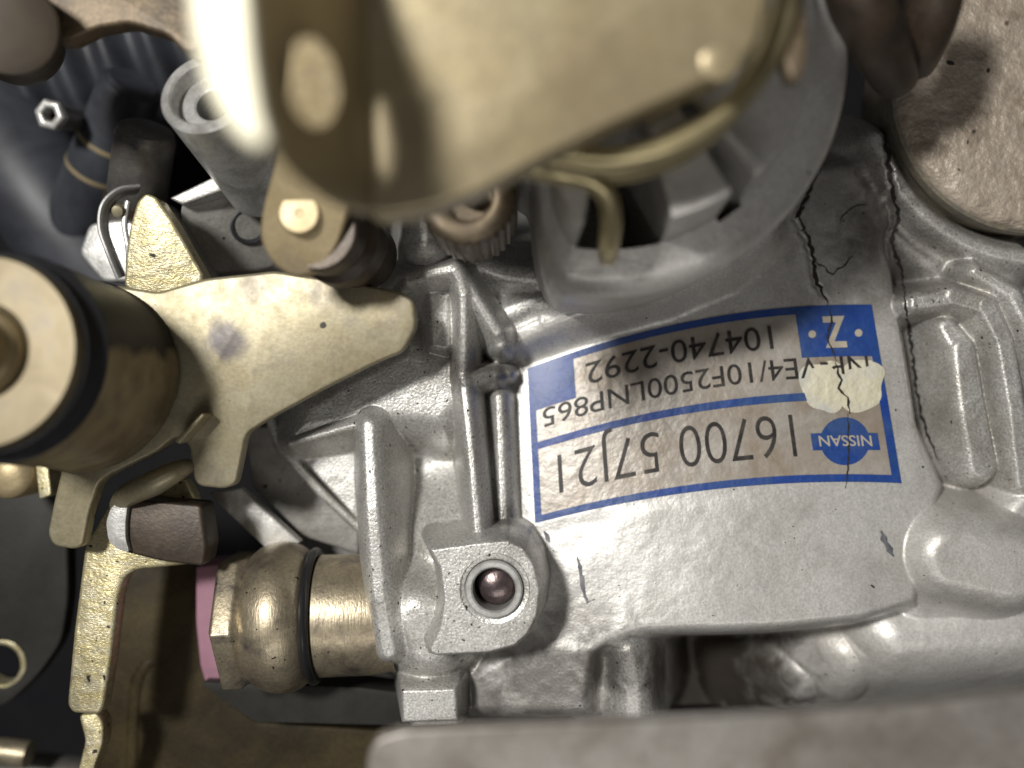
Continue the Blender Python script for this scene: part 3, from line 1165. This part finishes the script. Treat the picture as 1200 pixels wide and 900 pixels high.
lev = thing('control_lever', 'pale gold zinc plated lever plate with blunt tongue pointing right', 'lever', P(250, 430, 8))
LO = [(20, 420), (110, 330), (185, 342), (240, 326), (322, 317), (400, 329), (468, 341), (486, 352), (488, 384), (472, 412), (440, 425),
      (380, 455), (318, 489), (288, 508), (282, 540), (276, 568), (262, 573), (232, 570), (224, 556), (222, 522), (206, 512), (184, 530), (130, 556),
      (116, 566), (104, 600), (97, 640), (86, 644), (62, 640), (55, 626), (62, 590), (72, 548), (30, 500)]
prism('lever_plate', LO, lever_z, 3.2, GOLD, lev, bevel=0.55, rnd=9)
# small lanced lug and rolled hook
prism('lug', [(203, 517), (236, 484), (241, 486), (210, 521)], 13.0, 7.0, GOLD, lev, bevel=0.3)
tube('rolled_hook', [P(222, 545, 7), P(205, 553, 9), P(180, 566, 9), P(150, 580, 6.5), P(138, 592, 3)], [1.1, 1.7, 2.0, 1.8, 1.3], GOLD, lev, seg=16)

# ================================================================== ROLLER on the lever
rb = P(97, 440, 9)
ro = thing('stop_roller', 'gold faced roller with worn black drum standing on the gold lever', 'roller', rb)
rax = (P(-24, 412, 37) - rb)
rlen = rax.length
rax.normalize()
dr = lathe_mesh('drum', (0, 0, 0), rax, [(14.9, -0.3), (15.0, 0.6), (14.7, 1.2), (14.5, 2), (14.1, rlen * 0.70), (13.9, rlen * 0.80)], 80)
dro = link('drum', dr, DRUM, None)
dro.parent = ro
lathe('groove_ring', rb, rax, [(13.8, rlen * 0.78), (14.1, rlen * 0.81), (13.2, rlen * 0.85), (12.6, rlen * 0.88), (13.0, rlen * 0.91), (13.0, rlen * 0.935), (12.4, rlen * 0.95)], RUBBER, ro, seg=80)
lathe('face_washer', rb, rax, [(12.6, rlen * 0.93), (12.6, rlen * 0.97), (12.2, rlen * 1.0), (6.4, rlen * 1.0), (5.8, rlen * 0.985), (5.6, rlen * 0.9)], FACE, ro, seg=80)
lathe('centre_bolt', rb, rax, [(5.6, rlen * 0.9), (5.5, rlen * 1.02), (5.0, rlen * 1.05), (4.6, rlen * 1.06), (4.4, rlen * 1.2), (4.0, rlen * 1.23), (0, rlen * 1.23)], GOLD_TAN, ro, seg=40)

# ================================================================== UPRIGHT WEDGE, clip, rod end, black hose
wd = thing('wedge_arm', 'rough gold wedge shaped arm tip standing up behind the lever', 'lever', P(190, 300, 0))
prism('wedge', [(160, 236), (170, 226), (182, 230), (200, 256), (238, 322), (236, 345), (178, 352), (145, 336), (147, 300), (151, 268)], lambda a, b: 5 + (330 - b) * 0.02, 5.0, GOLD_RAW, wd, bevel=0.5, rnd=5)
prism('wedge_back', [(164, 240), (172, 230), (186, 232), (246, 330), (240, 350), (180, 352), (152, 330)], 0.5, 9.0, DARK_STEEL, wd, bevel=0.6, rnd=5)

re_ = thing('rod_end', 'grey brown cylindrical rod end with hooked clip left of the gold wedge', 'rod end', P(165, 195, -28))
a0, a1 = P(172, 148, -10), P(158, 245, -18)
ax = (a1 - a0)
lathe('barrel', a0, ax, [(0, 0), (3.2, 0), (4.6, 0.6), (5.2, 2.0), (5.2, ax.length - 3), (4.4, ax.length - 1.5), (4.4, ax.length + 3), (0, ax.length + 3)], DARK_STEEL, re_, seg=48)
lathe('neck_ring', a0, ax, [(5.1, ax.length - 2.5), (5.6, ax.length - 2.2), (5.6, ax.length - 0.6), (5.0, ax.length - 0.2)], BROWN, re_, seg=48)
tube('clip', [P(160, 222, -8), P(140, 226, -6), P(124, 242, -5), P(121, 268, -5), P(130, 296, -5), P(142, 325, -6)], 1.0, STEEL_MATTE, re_, flat=(0.7, 1.8), seg=14)
tube('clip_spring', [P(150, 236, -7), P(146, 262, -7), P(150, 290, -7), P(152, 320, -8)], 0.55, STEEL, re_, seg=12)
lathe('brass_cap', P(138, 247, -6), (0.2, -0.3, 1), [(0, 0.8), (0.9, 0.6), (1.2, 0), (1.2, -1)], GOLD, re_, seg=24)

sl = prism('silver_tab', [(92, 296), (104, 262), (140, 256), (168, 262), (170, 330), (120, 330)], -14, 4, STEEL, bevel=0.6, rnd=8)
tag(sl, 'bright silver tab behind the hooked clip', 'tab')

bh = thing('black_hose', 'smooth blue black hose end with two tan rings', 'hose', P(110, 190, -45))
h0, h1 = P(157, 96, -28), P(84, 270, -46)
hx = h1 - h0
lathe('hose_body', h0, hx, [(0, 0), (4.5, 0), (5.6, 0.8), (6.0, 2), (6.2, hx.length * 0.5), (6.4, hx.length), (5, hx.length + 0.6), (0, hx.length + 0.6)], HOSE, bh, seg=48)
for q in (0.37, 0.56):
    lathe('ring', h0, hx, [(6.0, hx.length * q - 0.6), (6.33, hx.length * q - 0.35), (6.33, hx.length * q + 0.35), (6.0, hx.length * q + 0.6)], GOLD_TAN, bh, seg=48)

ss = thing('hollow_screw', 'small bright hollow hexagon screw sticking out before the black hoses', 'screw', P(75, 138, -30))
s0, s1 = P(57, 134, -20), P(120, 146, -40)
sx = s1 - s0
lathe('shank', s0, sx, [(2.3, 0.5), (2.2, sx.length)], DARK_STEEL, ss, seg=24)
lathe('head', s0, sx, [(1.3, 3), (1.3, 0.2), (1.6, -0.2), (2.6, -0.2), (3.0, 0.3), (3.0, 1.8), (2.3, 2.2)], STEEL, ss, seg=6, bevel=0.25)

# ---- rubber bellows behind
bl = thing('rubber_bellows', 'black corrugated rubber air duct in the dark behind the hose', 'air duct', P(120, 90, -75))
b0, b1 = P(-80, 130, -66), P(330, 20, -66)
bx = b1 - b0
prof = []
for i in range(90):
    q = i / 89
    prof.append((21 + 2.6 * math.sin(q * 9 * 2 * math.pi), bx.length * q))
lathe('corrugated_wall', b0, bx, [(0, 0)] + prof + [(0, bx.length)], HOSE, bl, seg=72, angle=70)
hb = tube('intake_hose', [P(-60, 60, -58), P(0, 150, -52), P(60, 240, -50), P(130, 330, -54), P(210, 420, -60)], [12, 12, 12, 12, 12], HOSE, seg=40)
tag(hb, 'thick smooth black hose running diagonally at the left edge', 'hose')

# ================================================================== STEEL TUBE and its cast block
tb = thing('steel_sleeve', 'short open steel tube with bright rim under the gold bracket', 'tube', P(270, 150, -10))
t0, t1 = P(240, 108, 16), P(312, 214, -8)
tx = t1 - t0
lathe('sleeve', t0, tx, [(5.2, 3.4), (5.3, 0.3), (5.6, 0), (6.6, 0), (6.95, 0.35), (6.95, tx.length - 0.5), (6.4, tx.length)], STEEL, tb, seg=64)
lathe('inner_ring', t0, tx, [(2.6, 9), (2.7, 3.2), (3.0, 3.0), (5.2, 3.0)], STEEL, tb, seg=48)
lathe('bore_plug', t0, tx, [(0, 8.5), (2.6, 8.5)], RUBBER, tb, seg=32)

cb = thing('threaded_block', 'dark cast block with threaded hole beside the open steel tube', 'casting', P(260, 260, -15))
prism('block', [(212, 238), (262, 222), (318, 250), (322, 312), (300, 318), (232, 322), (206, 290)], lambda a, b: -4 - (a - 212) * 0.07 - (b - 222) * 0.06, 14, CAST_DULL, cb, bevel=0.7, rnd=5)
prism('top_lip', [(198, 232), (256, 204), (264, 208), (262, 222), (214, 240)], -3.0, 8, CAST, cb, bevel=0.4)
lathe('threaded_hole', P(292, 265, -12.0), (0.45, -0.35, 1), [(3.3, 0.25), (3.0, 0.45), (2.6, 0.35), (2.4, -0.4), (2.6, -0.8), (2.4, -1.2), (2.6, -1.6), (2.4, -2), (0, -2.2)], RUBBER, cb, seg=36)

# ================================================================== PIVOT LEVER with rivet
pl = thing('pivot_link', 'tan rounded link plate with a flat rivet below the gold bracket', 'link', P(355, 260, 25))
prism('link_plate', [(340, 20), (430, 20), (420, 200), (410, 240), (396, 288), (374, 318), (345, 326), (318, 308), (304, 280), (306, 250), (322, 190)], lambda a, b: 30 + (250 - b) * 0.05, 2.6, GOLD_TAN, pl, bevel=0.5, rnd=14)
lathe('rivet', P(352, 251, 29.8), (0, 0, 1), [(2.9, -0.5), (2.85, 0.6), (2.5, 0.95), (0.6, 1.0), (0.3, 0.8), (0, 0.8)], GOLD_TAN, pl, seg=40)
bs = thing('brown_spacer', 'dark bronze turned spacer below the rivet link', 'spacer', P(410, 290, 5))
q0, q1 = P(372, 270, 27), P(425, 300, 6)
qx = q1 - q0
lathe('spacer_body', q0, qx, [(0, 0), (5.2, 0), (5.6, 0.5), (5.6, 4.5), (4.9, 5.2), (4.9, 7), (6.2, 7.8), (6.4, 12), (5.8, 13), (5.6, qx.length), (0, qx.length)], BROWN, bs, seg=48)

# ================================================================== TOP BRACKET (close to the lens)
br = thing('top_bracket', 'large blurred gold bent sheet bracket across the top close to the lens', 'bracket', P(560, 60, 60))


def main_z(px, py):
    return 63.0 + (640 - px) * 0.004 - py * 0.01


def side_z(px, py):
    # rises towards the lens from the fold line to the ridge on the left
    return main_z(430, py) + max(0, 432 - px) * 0.155


prism('main_plate', [(424, -120), (930, -140), (900, 0), (888, 50), (866, 78), (760, 125), (650, 176), (560, 224), (500, 246), (448, 254), (430, 250)], main_z, 6.0, GOLD_SOFT, br, bevel=2.6, segs=6, rnd=16)
annulus_plate('side_flange', round_poly([(428, -130), (432, 100), (440, 250), (404, 244), (372, 228), (340, 204), (312, 168), (300, 130), (290, 60), (276, -130)], 12),
              (362, 90), (32, 58), side_z, 3.0, GOLD_SOFT, br, bevel=0.9, hole_rot=-0.25)


def lip_z(px, py):
    return 88.6 + (px - 255) * 0.005 - (py - 60) * 0.0053


prism('outer_lip', [(282, -130), (296, 60), (306, 130), (318, 166), (300, 178), (272, 158), (246, 112), (226, 50), (206, -130)], lip_z, 3.0, LIP, br, bevel=1.2, segs=4, rnd=14)
for a, b in ((640, 20), (600, 76)):
    lathe('rivet_mark', P(a, b, main_z(a, b) - 0.3), (0, 0, 1), [(1.8, 0), (1.3, 0.14), (0, 0.18)], GOLD_SOFT, br, seg=24, angle=70)
lathe('corner_bump', P(842, 66, main_z(842, 66) - 0.2), (0, 0, 1), [(2.4, 0), (1.8, 0.3), (0, 0.42)], GOLD_SOFT, br, seg=24, angle=70)

# ================================================================== COIL SPRING
sg = thing('coil_spring', 'gold wire coil spring round the cover under the top bracket', 'spring', P(705, 10, 44))
sc_ = P(706, 0, 49)
pts = []
for i in range(0, 75):
    t = math.radians(90 - i * 12)
    r = 200 * S(49)
    pts.append(sc_ + Vector((r * math.cos(t), -r * math.sin(t) * 0.98, -4.0 + 4.4 * (i * 12 / 360))))
tube('coil', pts, 1.3, SPRING, sg, seg=14, smooth_n=2)
tube('tail', [P(596, 178, 47), P(620, 196, 47), P(655, 203, 46), P(690, 210, 46), P(710, 228, 45), P(716, 255, 43), P(714, 285, 39), P(712, 300, 34)], 1.35, SPRING, sg, seg=14)

# ================================================================== RUST DISC and things top right
rd = thing('rusty_disc', 'pitted rust brown round disc at the upper right', 'disc', P(1222, 100, -14))
rc = P(1222, 100, -2)
lathe('disc_face', rc, (0, 0, 1), [(0, 0.3), (8, 0.25), (16, 0.1), (22.0, 0.0), (23.4, -0.5), (23.9, -1.6)], RUST, rd, seg=128, angle=60)
lathe('disc_edge', rc, (0, 0, 1), [(23.85, -1.5), (24.3, -2.2), (24.3, -4.5), (23.5, -5.2), (23.2, -20)], RUST_EDGE, rd, seg=128)

st = prism('strap_end', [(902, -60), (940, -60), (947, 60), (942, 92), (926, 94), (916, 60)], 54, 3, RUST_DARK, bevel=0.8, rnd=8)
tag(st, 'narrow blurred tan strap end hanging right of the gold bracket', 'strap')
cr = thing('clamp_rod', 'blurred grey brown rod ends at the top beside the rusty disc', 'rod', P(1050, 40, 40))
tube('rod', [P(985, -80, 36), P(1008, 0, 32), P(1030, 50, 26), P(1050, 92, 18)], [4, 4.2, 4.2, 3.2], BROWN, cr, seg=28)
tube('rod', [P(1098, -80, 30), P(1092, 0, 26), P(1084, 40, 22), P(1074, 76, 16)], [4, 4, 3.6, 2.6], BROWN, cr, seg=28)

# ================================================================== LOWER LEDGE of the engine casting
le = prism('casting_ledge', [(428, 960), (430, 886), (440, 866), (474, 856), (620, 850), (780, 845), (950, 836), (1100, 824), (1260, 806), (1260, 960)], 50, 3, LEDGE, bevel=1.4, segs=4, rnd=8)
tag(le, 'blurred grey cast ledge along the bottom edge', 'casting')

# ================================================================== LOWER LEFT: stepped gold bracket and what lies behind
gb = thing('stepped_bracket', 'gold zinc bracket with long vertical strip under the roller', 'bracket', P(120, 720, -8))
prism('strip', [(99, 640), (132, 585), (160, 575), (215, 560), (226, 580), (240, 655), (218, 662), (160, 668), (146, 676), (138, 700), (130, 770), (121, 828), (116, 838), (84, 836), (78, 826), (86, 740)], -1.0, 4.0, GOLD_RAW, gb, bevel=0.7, rnd=6)
prism('lower_strip', [(92, 838), (114, 836), (121, 850), (120, 872), (108, 905), (100, 960), (70, 960), (92, 900), (100, 868)], -7, 4.0, GOLD_RAW, gb, bevel=0.6, rnd=6)
fl_ = prism('folded_flap', [(126, 608), (134, 590), (148, 584), (236, 592), (242, 640), (238, 664), (190, 658), (148, 648), (130, 640)], lambda a, b: 5 + (a - 140) * 0.004, 7, BROWN, gb, bevel=0.5, rnd=6)
prism('bend', [(124, 612), (130, 594), (144, 585), (150, 590), (147, 610), (147, 632), (152, 648), (138, 644), (127, 634)], 6.2, 8, STEEL, gb, bevel=0.8, rnd=6)

op = thing('olive_plate', 'dark olive pressed plate with raised bead behind the gold bracket', 'plate', P(200, 790, -30))
prism('pressed_plate', [(115, 640), (236, 640), (236, 780), (262, 818), (300, 846), (470, 858), (480, 960), (100, 960)], -24, 2.5, OLIVE, op, bevel=0.6, rnd=5)
tube('bead', [P(156, 930, -25), P(158, 850, -25), P(162, 800, -25), P(176, 776, -25), P(194, 776, -25.2)], [1.6, 1.6, 1.6, 1.4, 0.8], OLIVE, op, seg=20)

rp = thing('round_corner_plate', 'dark grey plate with a round hole at the left edge', 'plate', P(30, 700, -35))
annulus_plate('plate', round_poly([(-80, 548), (60, 560), (78, 600), (80, 700), (72, 752), (44, 792), (8, 826), (-80, 850)], 14), (2, 778), (27, 27), -26, 4, DARKPLATE, rp, bevel=0.5)
lathe('hole_sleeve', P(2, 778, -27), (0, 0, 1), [(3.9, -4), (3.9, 0.6), (4.4, 0.9), (4.9, 0.6), (4.9, -4)], GOLD_RAW, rp, seg=40)
bo = thing('bolt_head', 'small gold bolt head with square shoulder at the left edge below the roller', 'bolt', P(20, 560, -20))
lathe('bolt_dome', P(8, 556, -10), (0, 0, 1), [(0, 1.4), (2.5, 1.1), (4.0, 0.2), (4.4, -1), (4.4, -8)], GOLD_TAN, bo, seg=36, angle=60)
prism('shoulder', [(41, 543), (56, 543), (60, 580), (46, 585)], -11, 8, GOLD_RAW, bo, bevel=0.4, rnd=3)

sn = tube('bottom_stud', [P(-40, 878, -34), P(0, 880, -34), P(34, 884, -34)], 2.6, BRASS, seg=28)
tag(sn, 'short gold stud lying at the bottom left corner', 'stud')
lr = tube('lower_rail', [P(-60, 912, -44), P(40, 908, -44), P(110, 915, -44)], 4.5, DARK_STEEL, seg=28)
tag(lr, 'dull grey rail along the bottom left edge', 'rail')

pk = prism('pink_connector', [(229, 664), (262, 660), (300, 672), (312, 740), (306, 800), (240, 800), (234, 780), (229, 730)], -18, 10, PINK, bevel=0.6, rnd=4)
tag(pk, 'pink plastic block behind the hexagon of the brass fitting', 'connector')
db = prism('dark_bracket', [(236, 800), (306, 802), (420, 806), (470, 812), (470, 850), (300, 846), (258, 818)], -15, 8, DARKPLATE, bevel=0.5, rnd=4)
tag(db, 'dark bracket below the brass fitting', 'bracket')
gr = prism('grey_bar', [(243, 578), (282, 572), (352, 636), (318, 650)], lambda a, b: -11, 3, CAST_SMOOTH, bevel=0.4)
tag(gr, 'light grey flat bar running diagonally to the brass fitting', 'bar')
gp = thing('side_plate', 'dull grey plate with thin rim behind the cast rod', 'plate', P(340, 570, -30))
prism('plate', [(286, 500), (332, 500), (360, 540), (420, 610), (420, 650), (352, 628), (296, 572)], -17, 4, CAST_DULL, gp, bevel=0.5)
tube('rim', [P(314, 470, -13), P(322, 505, -13), P(345, 542, -13), P(380, 580, -14), P(425, 622, -15)], 0.9, CAST, gp, seg=14)

# ---- top left corner
tp = prism('arched_lever', [(20, -80), (250, -80), (232, 60), (216, 62), (196, 40), (150, 26), (112, 32), (80, 48), (62, 48), (40, 10)], 20, 4, RUST_DARK, bevel=1.0, rnd=8)
tag(tp, 'rust tan arched arm plate at the top left corner', 'arm')
kn = thing('round_knob', 'dark brown round knob cropped by the top left corner', 'knob', P(10, 40, 0))  # simply a dark round knob
n0, n1 = P(8, 30, 30), P(22, 48, 4)
nx_ = n1 - n0
lathe('knob_cap', n0, nx_, [(0, 0), (4.5, 0), (6.2, 0.8), (6.6, 2.2), (6.6, 12), (6.9, 13), (6.9, nx_.length), (0, nx_.length)], PLASTIC, kn, seg=48)
